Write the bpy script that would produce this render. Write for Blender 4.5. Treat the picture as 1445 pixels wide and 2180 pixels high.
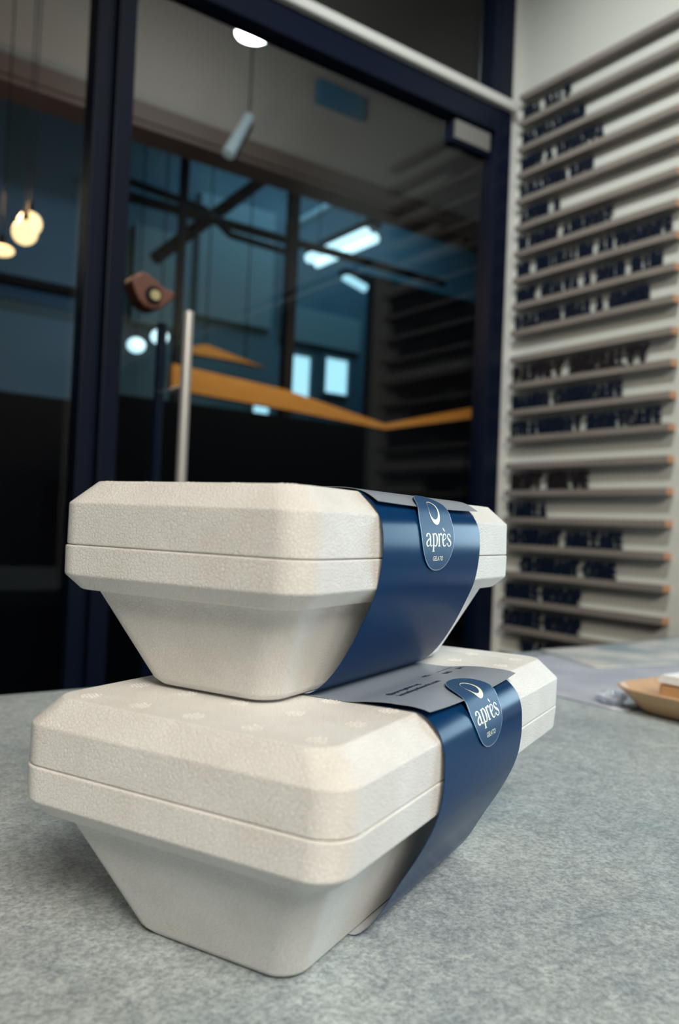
import bpy, bmesh, math, random
from mathutils import Vector, Matrix

# ------------------------------------------------------------------ scene, camera, world, lights
for o in list(bpy.data.objects):
    bpy.data.objects.remove(o, do_unlink=True)
scene = bpy.context.scene
COL = scene.collection
T = 0.92                                   # height of the counter top above the floor

cam_d = bpy.data.cameras.new('camera')
cam = bpy.data.objects.new('camera', cam_d)
COL.objects.link(cam)
cam_d.sensor_fit = 'VERTICAL'
cam_d.sensor_height = 36.0
cam_d.lens = 36.0 * 1715.56 / 2180.0
cam_d.shift_y = -7.4 / 2180.0
cam_d.clip_start = 0.01
cam_d.dof.use_dof = True
cam_d.dof.focus_distance = 0.415
cam_d.dof.aperture_fstop = 7.0
cam_d.dof.aperture_blades = 0
R_ = Vector((0.8128, -0.5809, 0.0432)); U_ = Vector((-0.0481, 0.0070, 0.9988)); B_ = Vector((-0.5806, -0.8139, -0.0223))
R_.normalize(); B_.normalize(); U_ = B_.cross(R_).normalized(); R_ = U_.cross(B_).normalized()
m = Matrix((R_, U_, B_)).transposed().to_4x4()
m.translation = Vector((-1.49419, -1.39086, T + 0.18042))
cam.matrix_world = m
scene.camera = cam

vs = scene.view_settings
vs.view_transform = 'Standard'
vs.look = 'None'
vs.exposure = 0.0
vs.gamma = 1.0
vs.use_curve_mapping = False

world = bpy.data.worlds.new('world')
scene.world = world
world.use_nodes = True
world.node_tree.nodes['Background'].inputs[0].default_value = (0.10, 0.16, 0.30, 1)
world.node_tree.nodes['Background'].inputs[1].default_value = 0.05


def area(name, loc, direction, sx, sy, power, color, spread=None):
    l = bpy.data.lights.new(name, 'AREA')
    l.shape = 'RECTANGLE'; l.size = sx; l.size_y = sy
    l.energy = power; l.color = color
    if spread: l.spread = math.radians(spread)
    o = bpy.data.objects.new(name, l)
    COL.objects.link(o)
    o.location = loc
    o.rotation_euler = Vector(direction).to_track_quat('-Z', 'Y').to_euler()
    return o


# key light from the right, sent through the added window in the right-hand wall
area('window_key_light', (2.6, -0.85, T + 0.62), (-3.84, -0.19, -0.52), 2.2, 1.0, 100.0, (0.58, 0.84, 1.0))
# warm fill light added at ceiling height behind the camera, no panel modelled
area('ceiling_fill_light', (-1.85, -3.0, 2.68), (0, 0, -1), 1.2, 1.2, 109.0, (1.0, 0.915, 0.78))
# spot added to brighten the menu wall, no fixture modelled
ms = bpy.data.lights.new('menu_fill_spot', 'SPOT')
ms.energy = 64; ms.color = (0.95, 1.0, 0.96); ms.spot_size = math.radians(100); ms.spot_blend = 0.9; ms.shadow_soft_size = 0.05
mso = bpy.data.objects.new('menu_fill_spot', ms); COL.objects.link(mso)
mso.location = (-1.00, -0.80, 2.69)
mso.rotation_euler = Vector((1.00, 0.48, -1.55)).to_track_quat('-Z', 'Y').to_euler()
# cool corridor light beyond the glass
area('corridor_light', (2.4, 3.6, 4.2), (0, 0.1, -1), 2.2, 1.2, 19.0, (0.46, 0.82, 1.0))
cy = scene.cycles
cy.max_bounces = 7; cy.diffuse_bounces = 4; cy.glossy_bounces = 4; cy.transparent_max_bounces = 12; cy.transmission_bounces = 4
cy.caustics_reflective = True

# ------------------------------------------------------------------ helpers


def link(o, parent=None):
    COL.objects.link(o)
    if parent is not None:
        o.parent = parent
    return o


def mesh_obj(name, verts, faces, mat, parent=None, smooth=False, angle=None):
    me = bpy.data.meshes.new(name)
    me.from_pydata([tuple(v) for v in verts], [], faces)
    me.validate(); me.update()
    if mat is not None:
        me.materials.append(mat)
    if smooth:
        for p in me.polygons:
            p.use_smooth = True
        if angle:
            me.set_sharp_from_angle(angle=math.radians(angle))
    o = bpy.data.objects.new(name, me)
    return link(o, parent)


def tag(o, label=None, cat=None, group=None, kind=None):
    if label: o['label'] = label
    if cat: o['category'] = cat
    if group: o['group'] = group
    if kind: o['kind'] = kind
    return o


def empty(name, loc=(0, 0, 0), rz=0.0):
    o = bpy.data.objects.new(name, None)
    COL.objects.link(o)
    o.empty_display_size = 0.05
    o.location = loc
    o.rotation_euler = (0, 0, rz)
    return o


class MB:
    """collects simple solids and links them as one mesh"""

    def __init__(self):
        self.v = []; self.f = []

    def box(self, a, b):
        n = len(self.v)
        x0, y0, z0 = [min(a[i], b[i]) for i in range(3)]
        x1, y1, z1 = [max(a[i], b[i]) for i in range(3)]
        self.v += [(x0, y0, z0), (x1, y0, z0), (x1, y1, z0), (x0, y1, z0), (x0, y0, z1), (x1, y0, z1), (x1, y1, z1), (x0, y1, z1)]
        self.f += [tuple(n + i for i in q) for q in ((0, 3, 2, 1), (4, 5, 6, 7), (0, 1, 5, 4), (1, 2, 6, 5), (2, 3, 7, 6), (3, 0, 4, 7))]
        return self

    def prism(self, poly, axis_vec):
        """poly: list of 3d points, extruded by axis_vec"""
        n = len(self.v); k = len(poly)
        self.v += [tuple(p) for p in poly] + [tuple(Vector(p) + Vector(axis_vec)) for p in poly]
        self.f += [tuple(n + i for i in range(k))[::-1], tuple(n + k + i for i in range(k))]
        for i in range(k):
            j = (i + 1) % k
            self.f.append((n + i, n + j, n + k + j, n + k + i))
        return self

    def tube(self, p0, p1, r, seg=16, r1=None):
        p0, p1 = Vector(p0), Vector(p1)
        d = (p1 - p0).normalized()
        a = d.orthogonal().normalized(); b = d.cross(a)
        n = len(self.v)
        for p, rr in ((p0, r), (p1, r1 if r1 is not None else r)):
            for i in range(seg):
                t = 2 * math.pi * i / seg
                self.v.append(tuple(p + (a * math.cos(t) + b * math.sin(t)) * rr))
        for i in range(seg):
            j = (i + 1) % seg
            self.f.append((n + i, n + j, n + seg + j, n + seg + i))
        self.f += [tuple(n + i for i in range(seg))[::-1], tuple(n + seg + i for i in range(seg))]
        return self

    def lathe(self, prof, c, seg=24):
        n = len(self.v); c = Vector(c)
        for r, z in prof:
            for i in range(seg):
                t = 2 * math.pi * i / seg
                self.v.append((c.x + r * math.cos(t), c.y + r * math.sin(t), c.z + z))
        for k in range(len(prof) - 1):
            for i in range(seg):
                j = (i + 1) % seg
                self.f.append((n + k * seg + i, n + k * seg + j, n + (k + 1) * seg + j, n + (k + 1) * seg + i))
        self.f += [tuple(n + i for i in range(seg))[::-1], tuple(n + (len(prof) - 1) * seg + i for i in range(seg))]
        return self

    def build(self, name, mat, parent=None, smooth=False, bevel=0.0):
        o = mesh_obj(name, self.v, self.f, mat, parent, smooth, 40 if smooth else None)
        if bevel:
            b = o.modifiers.new('bevel', 'BEVEL'); b.width = bevel; b.segments = 2; b.limit_method = 'ANGLE'
        return o


def solid_grid(name, rows_, mt, parent, thick, inner=None):
    """card sheet from a grid of points rows_[i][k], thickened along its normals, with crisp edges"""
    nr, nc = len(rows_), len(rows_[0])
    P = [[Vector(p) for p in r] for r in rows_]
    verts = []
    for sgn in (0.0, 1.0):
        for i in range(nr):
            for k in range(nc):
                du = P[min(i + 1, nr - 1)][k] - P[max(i - 1, 0)][k]
                dv = P[i][min(k + 1, nc - 1)] - P[i][max(k - 1, 0)]
                n = du.cross(dv)
                n = n.normalized() if n.length > 1e-12 else Vector((0, 0, 1))
                verts.append(P[i][k] + n * thick * sgn)
    faces = []
    m_ = nr * nc
    for i in range(nr - 1):
        for k in range(nc - 1):
            a, b, c, d = i * nc + k, (i + 1) * nc + k, (i + 1) * nc + k + 1, i * nc + k + 1
            faces.append((m_ + a, m_ + b, m_ + c, m_ + d)); faces.append((a, d, c, b))
    rim = [i * nc for i in range(nr)] + [(nr - 1) * nc + k for k in range(1, nc)] + [i * nc + nc - 1 for i in range(nr - 2, -1, -1)] + [k for k in range(nc - 2, 0, -1)]
    for j in range(len(rim)):
        a, b = rim[j], rim[(j + 1) % len(rim)]
        faces.append((a, b, m_ + b, m_ + a))
    o = mesh_obj(name, verts, faces, mt, parent, True, 60)
    if inner is not None:
        o.data.materials.append(inner)
        for q in range(1, 2 * (nr - 1) * (nc - 1), 2):
            o.data.polygons[q].material_index = 1
    return o


def catmull(pts, n=8):
    """smooth open polyline through pts (any dimension)"""
    out = []
    P = [list(pts[0])] + [list(p) for p in pts] + [list(pts[-1])]
    for i in range(1, len(P) - 2):
        for k in range(n):
            t = k / n
            out.append(tuple(0.5 * ((2 * b) + (c - a) * t + (2 * a - 5 * b + 4 * c - d) * t * t + (3 * b - a - 3 * c + d) * t ** 3)
                             for a, b, c, d in zip(P[i - 1], P[i], P[i + 1], P[i + 2])))
    out.append(tuple(pts[-1]))
    return out

# ------------------------------------------------------------------ materials


def new_mat(name):
    mt = bpy.data.materials.new(name)
    mt.use_nodes = True
    nt = mt.node_tree
    return mt, nt, nt.nodes['Principled BSDF']


def mat(name, color, rough=0.5, metal=0.0, spec=0.5, bump=None, vary=None, emit=None, coat=0.0):
    mt, nt, p = new_mat(name)
    p.inputs['Base Color'].default_value = (*color, 1)
    p.inputs['Roughness'].default_value = rough
    p.inputs['Metallic'].default_value = metal
    p.inputs['Specular IOR Level'].default_value = spec
    p.inputs['Coat Weight'].default_value = coat
    if emit:
        p.inputs['Emission Color'].default_value = (*emit[0], 1)
        p.inputs['Emission Strength'].default_value = emit[1]
    tc = nt.nodes.new('ShaderNodeTexCoord')
    if vary:
        col2, scale, lo, hi = vary
        nz = nt.nodes.new('ShaderNodeTexNoise'); nz.inputs['Scale'].default_value = scale; nz.inputs['Detail'].default_value = 6
        nt.links.new(tc.outputs['Object'], nz.inputs['Vector'])
        rp = nt.nodes.new('ShaderNodeValToRGB')
        rp.color_ramp.elements[0].position = lo; rp.color_ramp.elements[0].color = (*color, 1)
        rp.color_ramp.elements[1].position = hi; rp.color_ramp.elements[1].color = (*col2, 1)
        nt.links.new(nz.outputs['Fac'], rp.inputs[0]); nt.links.new(rp.outputs[0], p.inputs['Base Color'])
    if bump:
        scale, strength, dist = bump
        nz = nt.nodes.new('ShaderNodeTexNoise'); nz.inputs['Scale'].default_value = scale; nz.inputs['Detail'].default_value = 4
        nt.links.new(tc.outputs['Object'], nz.inputs['Vector'])
        bp = nt.nodes.new('ShaderNodeBump'); bp.inputs['Strength'].default_value = strength; bp.inputs['Distance'].default_value = dist
        nt.links.new(nz.outputs['Fac'], bp.inputs['Height']); nt.links.new(bp.outputs['Normal'], p.inputs['Normal'])
    return mt


def foam_mat():
    """expanded polystyrene: fused bead cells with shallow joints and fine grain"""
    mt, nt, p = new_mat('polystyrene')
    p.inputs['Roughness'].default_value = 0.62
    p.inputs['Specular IOR Level'].default_value = 0.35
    tc = nt.nodes.new('ShaderNodeTexCoord')
    vo = nt.nodes.new('ShaderNodeTexVoronoi'); vo.feature = 'DISTANCE_TO_EDGE'; vo.inputs['Scale'].default_value = 620
    nz = nt.nodes.new('ShaderNodeTexNoise'); nz.inputs['Scale'].default_value = 620; nz.inputs['Detail'].default_value = 3
    nl = nt.nodes.new('ShaderNodeTexNoise'); nl.inputs['Scale'].default_value = 45; nl.inputs['Detail'].default_value = 3
    for n in (vo, nz, nl):
        nt.links.new(tc.outputs['Object'], n.inputs['Vector'])
    rp = nt.nodes.new('ShaderNodeValToRGB')
    rp.color_ramp.elements[0].position = 0.0; rp.color_ramp.elements[0].color = (0, 0, 0, 1)
    rp.color_ramp.elements[1].position = 0.10; rp.color_ramp.elements[1].color = (1, 1, 1, 1)
    nt.links.new(vo.outputs['Distance'], rp.inputs[0])
    b1 = nt.nodes.new('ShaderNodeBump'); b1.inputs['Strength'].default_value = 0.6; b1.inputs['Distance'].default_value = 0.0003
    nt.links.new(rp.outputs[0], b1.inputs['Height'])
    b2 = nt.nodes.new('ShaderNodeBump'); b2.inputs['Strength'].default_value = 0.16; b2.inputs['Distance'].default_value = 0.0004
    nt.links.new(nz.outputs['Fac'], b2.inputs['Height']); nt.links.new(b1.outputs['Normal'], b2.inputs['Normal'])
    b3 = nt.nodes.new('ShaderNodeBump'); b3.inputs['Strength'].default_value = 0.10; b3.inputs['Distance'].default_value = 0.0010
    nt.links.new(nl.outputs['Fac'], b3.inputs['Height']); nt.links.new(b2.outputs['Normal'], b3.inputs['Normal'])
    nt.links.new(b3.outputs['Normal'], p.inputs['Normal'])
    mx = nt.nodes.new('ShaderNodeValToRGB')
    mx.color_ramp.elements[0].position = 0.35; mx.color_ramp.elements[0].color = (0.80, 0.79, 0.765, 1)
    mx.color_ramp.elements[1].position = 0.65; mx.color_ramp.elements[1].color = (0.86, 0.855, 0.84, 1)
    nt.links.new(nl.outputs['Fac'], mx.inputs[0]); nt.links.new(mx.outputs[0], p.inputs['Base Color'])
    p.inputs['Subsurface Weight'].default_value = 0.0
    return mt


def stone_mat():
    """grey-blue sintered stone worktop: cloudy blotches and a fine leathery grain"""
    mt, nt, p = new_mat('grey_stone')
    tc = nt.nodes.new('ShaderNodeTexCoord')
    def noise(scale, detail, rough=0.6):
        n = nt.nodes.new('ShaderNodeTexNoise'); n.inputs['Scale'].default_value = scale
        n.inputs['Detail'].default_value = detail; n.inputs['Roughness'].default_value = rough
        nt.links.new(tc.outputs['Object'], n.inputs['Vector']); return n
    big, mid, fine = noise(7, 5), noise(90, 6, 0.7), noise(420, 4, 0.7)
    r1 = nt.nodes.new('ShaderNodeValToRGB')
    e = r1.color_ramp.elements
    e[0].position = 0.30; e[0].color = (0.345, 0.42, 0.475, 1)
    e[1].position = 0.70; e[1].color = (0.535, 0.595, 0.605, 1)
    nt.links.new(big.outputs['Fac'], r1.inputs[0])
    r2 = nt.nodes.new('ShaderNodeValToRGB')
    e = r2.color_ramp.elements
    e[0].position = 0.34; e[0].color = (0.76, 0.77, 0.79, 1)
    e[1].position = 0.66; e[1].color = (1.10, 1.09, 1.07, 1)
    nt.links.new(mid.outputs['Fac'], r2.inputs[0])
    mu = nt.nodes.new('ShaderNodeMix'); mu.data_type = 'RGBA'; mu.blend_type = 'MULTIPLY'; mu.inputs[0].default_value = 1.0
    nt.links.new(r1.outputs[0], mu.inputs[6]); nt.links.new(r2.outputs[0], mu.inputs[7])
    r3 = nt.nodes.new('ShaderNodeValToRGB')
    e = r3.color_ramp.elements
    e[0].position = 0.36; e[0].color = (0.64, 0.65, 0.68, 1)
    e[1].position = 0.62; e[1].color = (1.20, 1.19, 1.16, 1)
    nt.links.new(fine.outputs['Fac'], r3.inputs[0])
    m2 = nt.nodes.new('ShaderNodeMix'); m2.data_type = 'RGBA'; m2.blend_type = 'MULTIPLY'; m2.inputs[0].default_value = 1.0
    nt.links.new(mu.outputs[2], m2.inputs[6]); nt.links.new(r3.outputs[0], m2.inputs[7])
    nt.links.new(m2.outputs[2], p.inputs['Base Color'])
    p.inputs['Roughness'].default_value = 0.42
    p.inputs['Specular IOR Level'].default_value = 0.5
    b1 = nt.nodes.new('ShaderNodeBump'); b1.inputs['Strength'].default_value = 0.35; b1.inputs['Distance'].default_value = 0.0008
    nt.links.new(fine.outputs['Fac'], b1.inputs['Height'])
    b2 = nt.nodes.new('ShaderNodeBump'); b2.inputs['Strength'].default_value = 0.25; b2.inputs['Distance'].default_value = 0.002
    nt.links.new(mid.outputs['Fac'], b2.inputs['Height']); nt.links.new(b1.outputs['Normal'], b2.inputs['Normal'])
    nt.links.new(b2.outputs['Normal'], p.inputs['Normal'])
    return mt


def glass_mat(name, tint=(0.86, 0.92, 0.95)):
    mt = bpy.data.materials.new(name); mt.use_nodes = True
    nt = mt.node_tree; nt.nodes.clear()
    out = nt.nodes.new('ShaderNodeOutputMaterial')
    tr = nt.nodes.new('ShaderNodeBsdfTransparent'); tr.inputs[0].default_value = (*tint, 1)
    gl = nt.nodes.new('ShaderNodeBsdfGlossy'); gl.inputs[0].default_value = (1, 1, 1, 1); gl.inputs['Roughness'].default_value = 0.02
    fr = nt.nodes.new('ShaderNodeFresnel')
    ge = nt.nodes.new('ShaderNodeNewGeometry')
    io = nt.nodes.new('ShaderNodeMapRange'); io.inputs['To Min'].default_value = 1.5; io.inputs['To Max'].default_value = 1 / 1.5
    nt.links.new(ge.outputs['Backfacing'], io.inputs['Value']); nt.links.new(io.outputs[0], fr.inputs[0])
    mx = nt.nodes.new('ShaderNodeMixShader')
    fc = nt.nodes.new('ShaderNodeMath'); fc.operation = 'MULTIPLY'; fc.inputs[1].default_value = 0.32   # low-reflection coated glass
    nt.links.new(fr.outputs[0], fc.inputs[0])
    nt.links.new(fc.outputs[0], mx.inputs[0]); nt.links.new(tr.outputs[0], mx.inputs[1]); nt.links.new(gl.outputs[0], mx.inputs[2])
    nt.links.new(mx.outputs[0], out.inputs[0])
    return mt


def film_mat(name):
    mt = bpy.data.materials.new(name); mt.use_nodes = True
    nt = mt.node_tree; nt.nodes.clear()
    out = nt.nodes.new('ShaderNodeOutputMaterial')
    tr = nt.nodes.new('ShaderNodeBsdfTransparent'); tr.inputs[0].default_value = (0.9, 0.93, 0.97, 1)
    p = nt.nodes.new('ShaderNodeBsdfPrincipled'); p.inputs['Base Color'].default_value = (0.75, 0.78, 0.84, 1); p.inputs['Roughness'].default_value = 0.2
    mx = nt.nodes.new('ShaderNodeMixShader'); mx.inputs[0].default_value = 0.55
    nt.links.new(tr.outputs[0], mx.inputs[1]); nt.links.new(p.outputs[0], mx.inputs[2]); nt.links.new(mx.outputs[0], out.inputs[0])
    return mt


def wood_mat(name, c1, c2, scale=(1, 30, 30), rough=0.5):
    mt, nt, p = new_mat(name)
    tc = nt.nodes.new('ShaderNodeTexCoord')
    mp = nt.nodes.new('ShaderNodeMapping'); mp.inputs['Scale'].default_value = scale
    nz = nt.nodes.new('ShaderNodeTexNoise'); nz.inputs['Scale'].default_value = 4; nz.inputs['Detail'].default_value = 6
    nt.links.new(tc.outputs['Object'], mp.inputs[0]); nt.links.new(mp.outputs[0], nz.inputs['Vector'])
    rp = nt.nodes.new('ShaderNodeValToRGB')
    rp.color_ramp.elements[0].position = 0.3; rp.color_ramp.elements[0].color = (*c1, 1)
    rp.color_ramp.elements[1].position = 0.7; rp.color_ramp.elements[1].color = (*c2, 1)
    nt.links.new(nz.outputs['Fac'], rp.inputs[0]); nt.links.new(rp.outputs[0], p.inputs['Base Color'])
    p.inputs['Roughness'].default_value = rough
    return mt


M = {
    'foam': foam_mat(),
    'stone': stone_mat(),
    'navy': mat('navy_sleeve_card', (0.0035, 0.036, 0.118), 0.22, spec=0.03, coat=0.0, bump=(300, 0.03, 0.0003)),
    'flap': mat('pale_grey_card', (0.30, 0.35, 0.42), 0.36, spec=0.5, bump=(300, 0.03, 0.0003)),
    'card_back': mat('pale_card_back', (0.55, 0.58, 0.62), 0.6),
    'sticker': mat('blue_sticker_film', (0.026, 0.075, 0.175), 0.45, spec=0.06),
    'sticker_edge': mat('sticker_edge', (0.16, 0.24, 0.36), 0.4),
    'cream': mat('cream_print', (0.80, 0.82, 0.66), 0.5),
    'ink': mat('navy_ink', (0.012, 0.028, 0.075), 0.6),
    'wall': mat('warm_grey_paint', (0.68, 0.695, 0.655), 0.7, bump=(180, 0.05, 0.001)),
    'white': mat('white_paint', (0.70, 0.70, 0.68), 0.5),
    'ceil': mat('ceiling_paint', (0.55, 0.52, 0.48), 0.9),
    'darkwall': mat('slate_paint', (0.008, 0.012, 0.026), 0.8),
    'floor': mat('dark_floor', (0.008, 0.010, 0.018), 0.5, vary=((0.014, 0.017, 0.026), 8, 0.4, 0.6)),
    'frame': mat('black_powder_coat', (0.0035, 0.0075, 0.022), 0.42, spec=0.2),
    'steel': mat('brushed_steel', (0.72, 0.70, 0.68), 0.38, metal=0.55),
    'bronze': mat('patch_fitting_steel', (0.26, 0.26, 0.25), 0.45, metal=0.3),
    'glass': glass_mat('door_glass'),
    'ledge': wood_mat('taupe_wood', (0.235, 0.205, 0.185), (0.30, 0.265, 0.24), (30, 2, 30)),
    'ledge_end': wood_mat('raw_wood_end', (0.52, 0.27, 0.15), (0.62, 0.34, 0.19), (20, 20, 20)),
    'letter': mat('navy_letter', (0.005, 0.011, 0.028), 0.5, spec=0.2),
    'letter_brown': mat('dark_brown_letter', (0.016, 0.013, 0.018), 0.5, spec=0.2),
    'tray': wood_mat('beech_wood', (0.50, 0.30, 0.15), (0.60, 0.38, 0.21), (20, 2, 20), 0.4),
    'napkin': mat('white_paper', (0.86, 0.87, 0.88), 0.8),
    'sheet_a': mat('lavender_grey_print', (0.42, 0.44, 0.52), 0.35, vary=((0.52, 0.54, 0.62), 14, 0.4, 0.65)),
    'sheet_b': mat('pale_print', (0.27, 0.35, 0.40), 0.35, vary=((0.62, 0.60, 0.58), 11, 0.35, 0.62)),
    'sheet_edge': mat('rosy_brown_print', (0.25, 0.19, 0.19), 0.4),
    'film': film_mat('clear_wrapper'),
    'dark': mat('near_black', (0.003, 0.0045, 0.012), 0.6, spec=0.2),
    'kiosk': mat('black_kiosk_panel', (0.0012, 0.0022, 0.006), 0.7, spec=0.08),
    'leather': mat('red_brown_wood', (0.16, 0.065, 0.045), 0.5, bump=(60, 0.2, 0.002)),
    'brass': mat('pale_brass', (0.72, 0.66, 0.36), 0.3, metal=0.6),
    'bulkhead': mat('beige_plaster', (0.42, 0.35, 0.30), 0.9),
    'teal': mat('teal_wall_paint', (0.06, 0.145, 0.20), 0.6, vary=((0.10, 0.20, 0.26), 1.6, 0.4, 0.62)),
    'tealpanel': mat('pale_teal_panel', (0.20, 0.33, 0.38), 0.5),
    'bluewall': mat('slate_blue_wall', (0.085, 0.20, 0.38), 0.7),
    'sign': mat('blue_sign_face', (0.07, 0.19, 0.29), 0.5),
    'reflected_edge': wood_mat('amber_wood', (0.46, 0.20, 0.035), (0.58, 0.27, 0.055), (2, 20, 20), 0.5),
    'bulb': mat('warm_bulb_glass', (1, 0.8, 0.5), 0.4, emit=((1.0, 0.66, 0.30), 2.1)),
    'tube': mat('fluorescent_tube_glass', (0.9, 1, 1), 0.4, emit=((0.62, 0.93, 1.0), 1.6)),
    'litpane': mat('lit_shop_window', (0.5, 0.7, 0.75), 0.4, emit=((0.45, 0.80, 0.90), 1.2)),
    'spotface': mat('downlight_lens', (1, 0.95, 0.85), 0.4, emit=((1.0, 0.90, 0.70), 1.8)),
}

# ------------------------------------------------------------------ room shell
HD = T + 1.157       # underside of door header
ST0, ST1 = T + 1.219, T + 1.243
CEIL = 2.75
tag(MB().box((-4.6, -3.65, -0.06), (0.0, 0.0, 0.0)).build('floor', M['floor']), 'dark polished floor of the shop', kind='structure')
tag(MB().box((-4.6, -3.65, CEIL), (0.0, 0.0, CEIL + 0.06)).build('ceiling', M['ceil']), 'plain plaster ceiling of the shop', kind='structure')
w = MB()
WY0, WY1, WZ0, WZ1 = -3.20, -0.53, T + 0.03, T + 1.02
w.box((0, WY1, 0), (0.10, 0.0, CEIL)); w.box((0, -3.65, 0), (0.10, WY0, CEIL))
w.box((0, WY0, 0), (0.10, WY1, WZ0)); w.box((0, WY0, WZ1), (0.10, WY1, CEIL))
tag(w.build('wall_right', M['wall']), 'warm grey painted wall carrying the menu ledges', kind='structure')
tag(MB().box((-4.7, -3.65, 0), (-4.6, 0, CEIL)).build('wall_left', M['darkwall']), 'plain wall opposite the menu wall', kind='structure')
tag(MB().box((-4.6, -3.75, 0), (0, -3.65, CEIL)).build('wall_front', M['darkwall']), 'plain wall behind the camera', kind='structure')
w = MB()
w.box((-0.036, 0.0, 0), (0.0, 0.06, CEIL))
tag(w.build('wall_back', M['white']), 'narrow pale strip of wall between door frame and menu wall', kind='structure')
# unseen side window, added to let the key light in
win = MB()
for a, b in (((0.02, WY0, WZ0), (0.08, WY0 + 0.03, WZ1)), ((0.02, WY1 - 0.03, WZ0), (0.08, WY1, WZ1)),
             ((0.02, WY0 + 0.03, WZ0), (0.08, WY1 - 0.03, WZ0 + 0.03)), ((0.02, WY0 + 0.03, WZ1 - 0.03), (0.08, WY1 - 0.03, WZ1))):
    win.box(a, b)
tag(win.build('key_light_window', M['white']), 'unseen white framed window added in the menu wall for the key light', kind='structure')

# ------------------------------------------------------------------ glazed front: door, fixed panes, posts
FY0, FY1 = -0.010, 0.040
post = MB()
post.box((-0.088, FY0, 0), (-0.036, FY1, CEIL)); post.box((-0.106, FY0, ST1), (-0.088, FY1, CEIL))
tag(post.build('trim_1', M['frame'], bevel=0.003), 'black metal post at the right of the glass door', kind='structure')
post = MB()
post.box((-1.066, FY0, 0), (-1.040, FY1, CEIL)); post.box((-1.040, FY0 + 0.018, 0), (-1.028, FY1, CEIL)); post.box((-1.028, FY0, 0), (-0.9945, FY1, CEIL))
tag(post.build('trim_2', M['frame'], bevel=0.003), 'thick black grooved metal post at the left of the glass door', kind='structure')
tag(MB().box((-0.9945, FY0, HD), (-0.088, FY1, ST0)).build('trim_3', M['frame'], bevel=0.003), 'black metal header beam above the glass door', kind='structure')
tag(MB().box((-0.9945, FY0 - 0.014, ST0), (-0.030, FY1, ST1)).build('trim_4', M['white'], bevel=0.004), 'pale lit strip running along the top of the door header', kind='structure')
tag(MB().box((-4.6, FY0, HD), (-1.066, FY1, ST0 + 0.02)).build('trim_5', M['frame'], bevel=0.003), 'black header above the fixed left pane', kind='structure')

door = empty('door_1', (-0.558, 0.02, 0))
tag(door, 'frameless glass shop door with steel pull and brown lock', kind='structure')
DX = 0.558


def dl(x, y, z):
    return (x + DX, y - 0.02, z)


MB().box(dl(-0.990, 0.014, 0.01), dl(-0.092, 0.026, HD - 0.004)).build('glass_pane', M['glass'], door)
pf = MB().box(dl(-0.222, 0.004, T + 1.098), dl(-0.092, 0.036, HD - 0.002)).build('patch_fitting', M['frame'], door, bevel=0.003)
MB().box(dl(-0.214, 0.000, T + 1.108), dl(-0.100, 0.0045, HD - 0.006)).build('fitting_cover', M['bronze'], pf)
hd = MB().tube(dl(-0.887, -0.045, T - 0.42), dl(-0.887, -0.045, T + 0.556), 0.0095, 24).build('pull_handle', M['steel'], door, True)
MB().tube(dl(-0.887, -0.045, T + 0.42), dl(-0.887, 0.014, T + 0.42), 0.006, 12).build('handle_standoff', M['steel'], hd, True)
MB().tube(dl(-0.887, -0.045, T - 0.30), dl(-0.887, 0.014, T - 0.30), 0.006, 12).build('handle_standoff', M['steel'], hd, True)
MB().tube(dl(-0.887, 0.026, T - 0.42), dl(-0.887, 0.075, T - 0.42), 0.006, 12).tube(dl(-0.887, 0.075, T - 0.42), dl(-0.887, 0.075, T + 0.556), 0.0095, 24).build('outer_pull_handle', M['frame'], door, True)


outline = [(-0.9716, 0.6156), (-0.9582, 0.6128), (-0.9431, 0.6044), (-0.9277, 0.5936), (-0.9063, 0.5909), (-0.9118, 0.5768), (-0.9238, 0.5650),
           (-0.9357, 0.5556), (-0.9502, 0.5516), (-0.9649, 0.5557), (-0.9750, 0.5641), (-0.9828, 0.5775), (-0.9895, 0.5933), (-0.9866, 0.6054)]
lk = MB().prism([dl(x, -0.030, T + z) for x, z in outline][::-1], (0, 0.043, 0)).build('lock', M['leather'], door, False, 0.004)
lk['label'] = 'red-brown pointed lock body with a round keyhole'
MB().tube(dl(-0.9500, -0.0345, T + 0.5770), dl(-0.9500, -0.029, T + 0.5770), 0.0150, 28).build('keyhole_ring', M['dark'], lk, True)
MB().tube(dl(-0.9485, -0.039, T + 0.5755), dl(-0.9485, -0.033, T + 0.5755), 0.0090, 24, 0.0105).build('lock_cylinder', M['brass'], lk, True)

wl = MB().box((-4.55, 0.014, 0.01), (-1.0665, 0.026, HD)).build('window_1', M['glass'])
tag(wl, 'tall fixed glass pane left of the black post', kind='structure')
wt = MB().box((-0.9945, 0.014, ST1), (-0.1065, 0.026, CEIL)).build('window_2', M['glass'])
tag(wt, 'fixed glass transom above the pale strip', kind='structure')

# ------------------------------------------------------------------ counter
ct = empty('counter', (-1.15, -0.97, 0))
tag(ct, 'grey-blue stone counter the foam boxes stand on', 'counter')
MB().box((-1.15, -0.42, T - 0.04), (1.13, 0.42, T)).build('worktop', M['stone'], ct, bevel=0.003)
MB().box((-1.05, -0.36, 0.0), (1.10, 0.36, T - 0.04)).build('base_cabinet', M['dark'], ct)

# ------------------------------------------------------------------ text helpers
FONT_CACHE = {}


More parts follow.
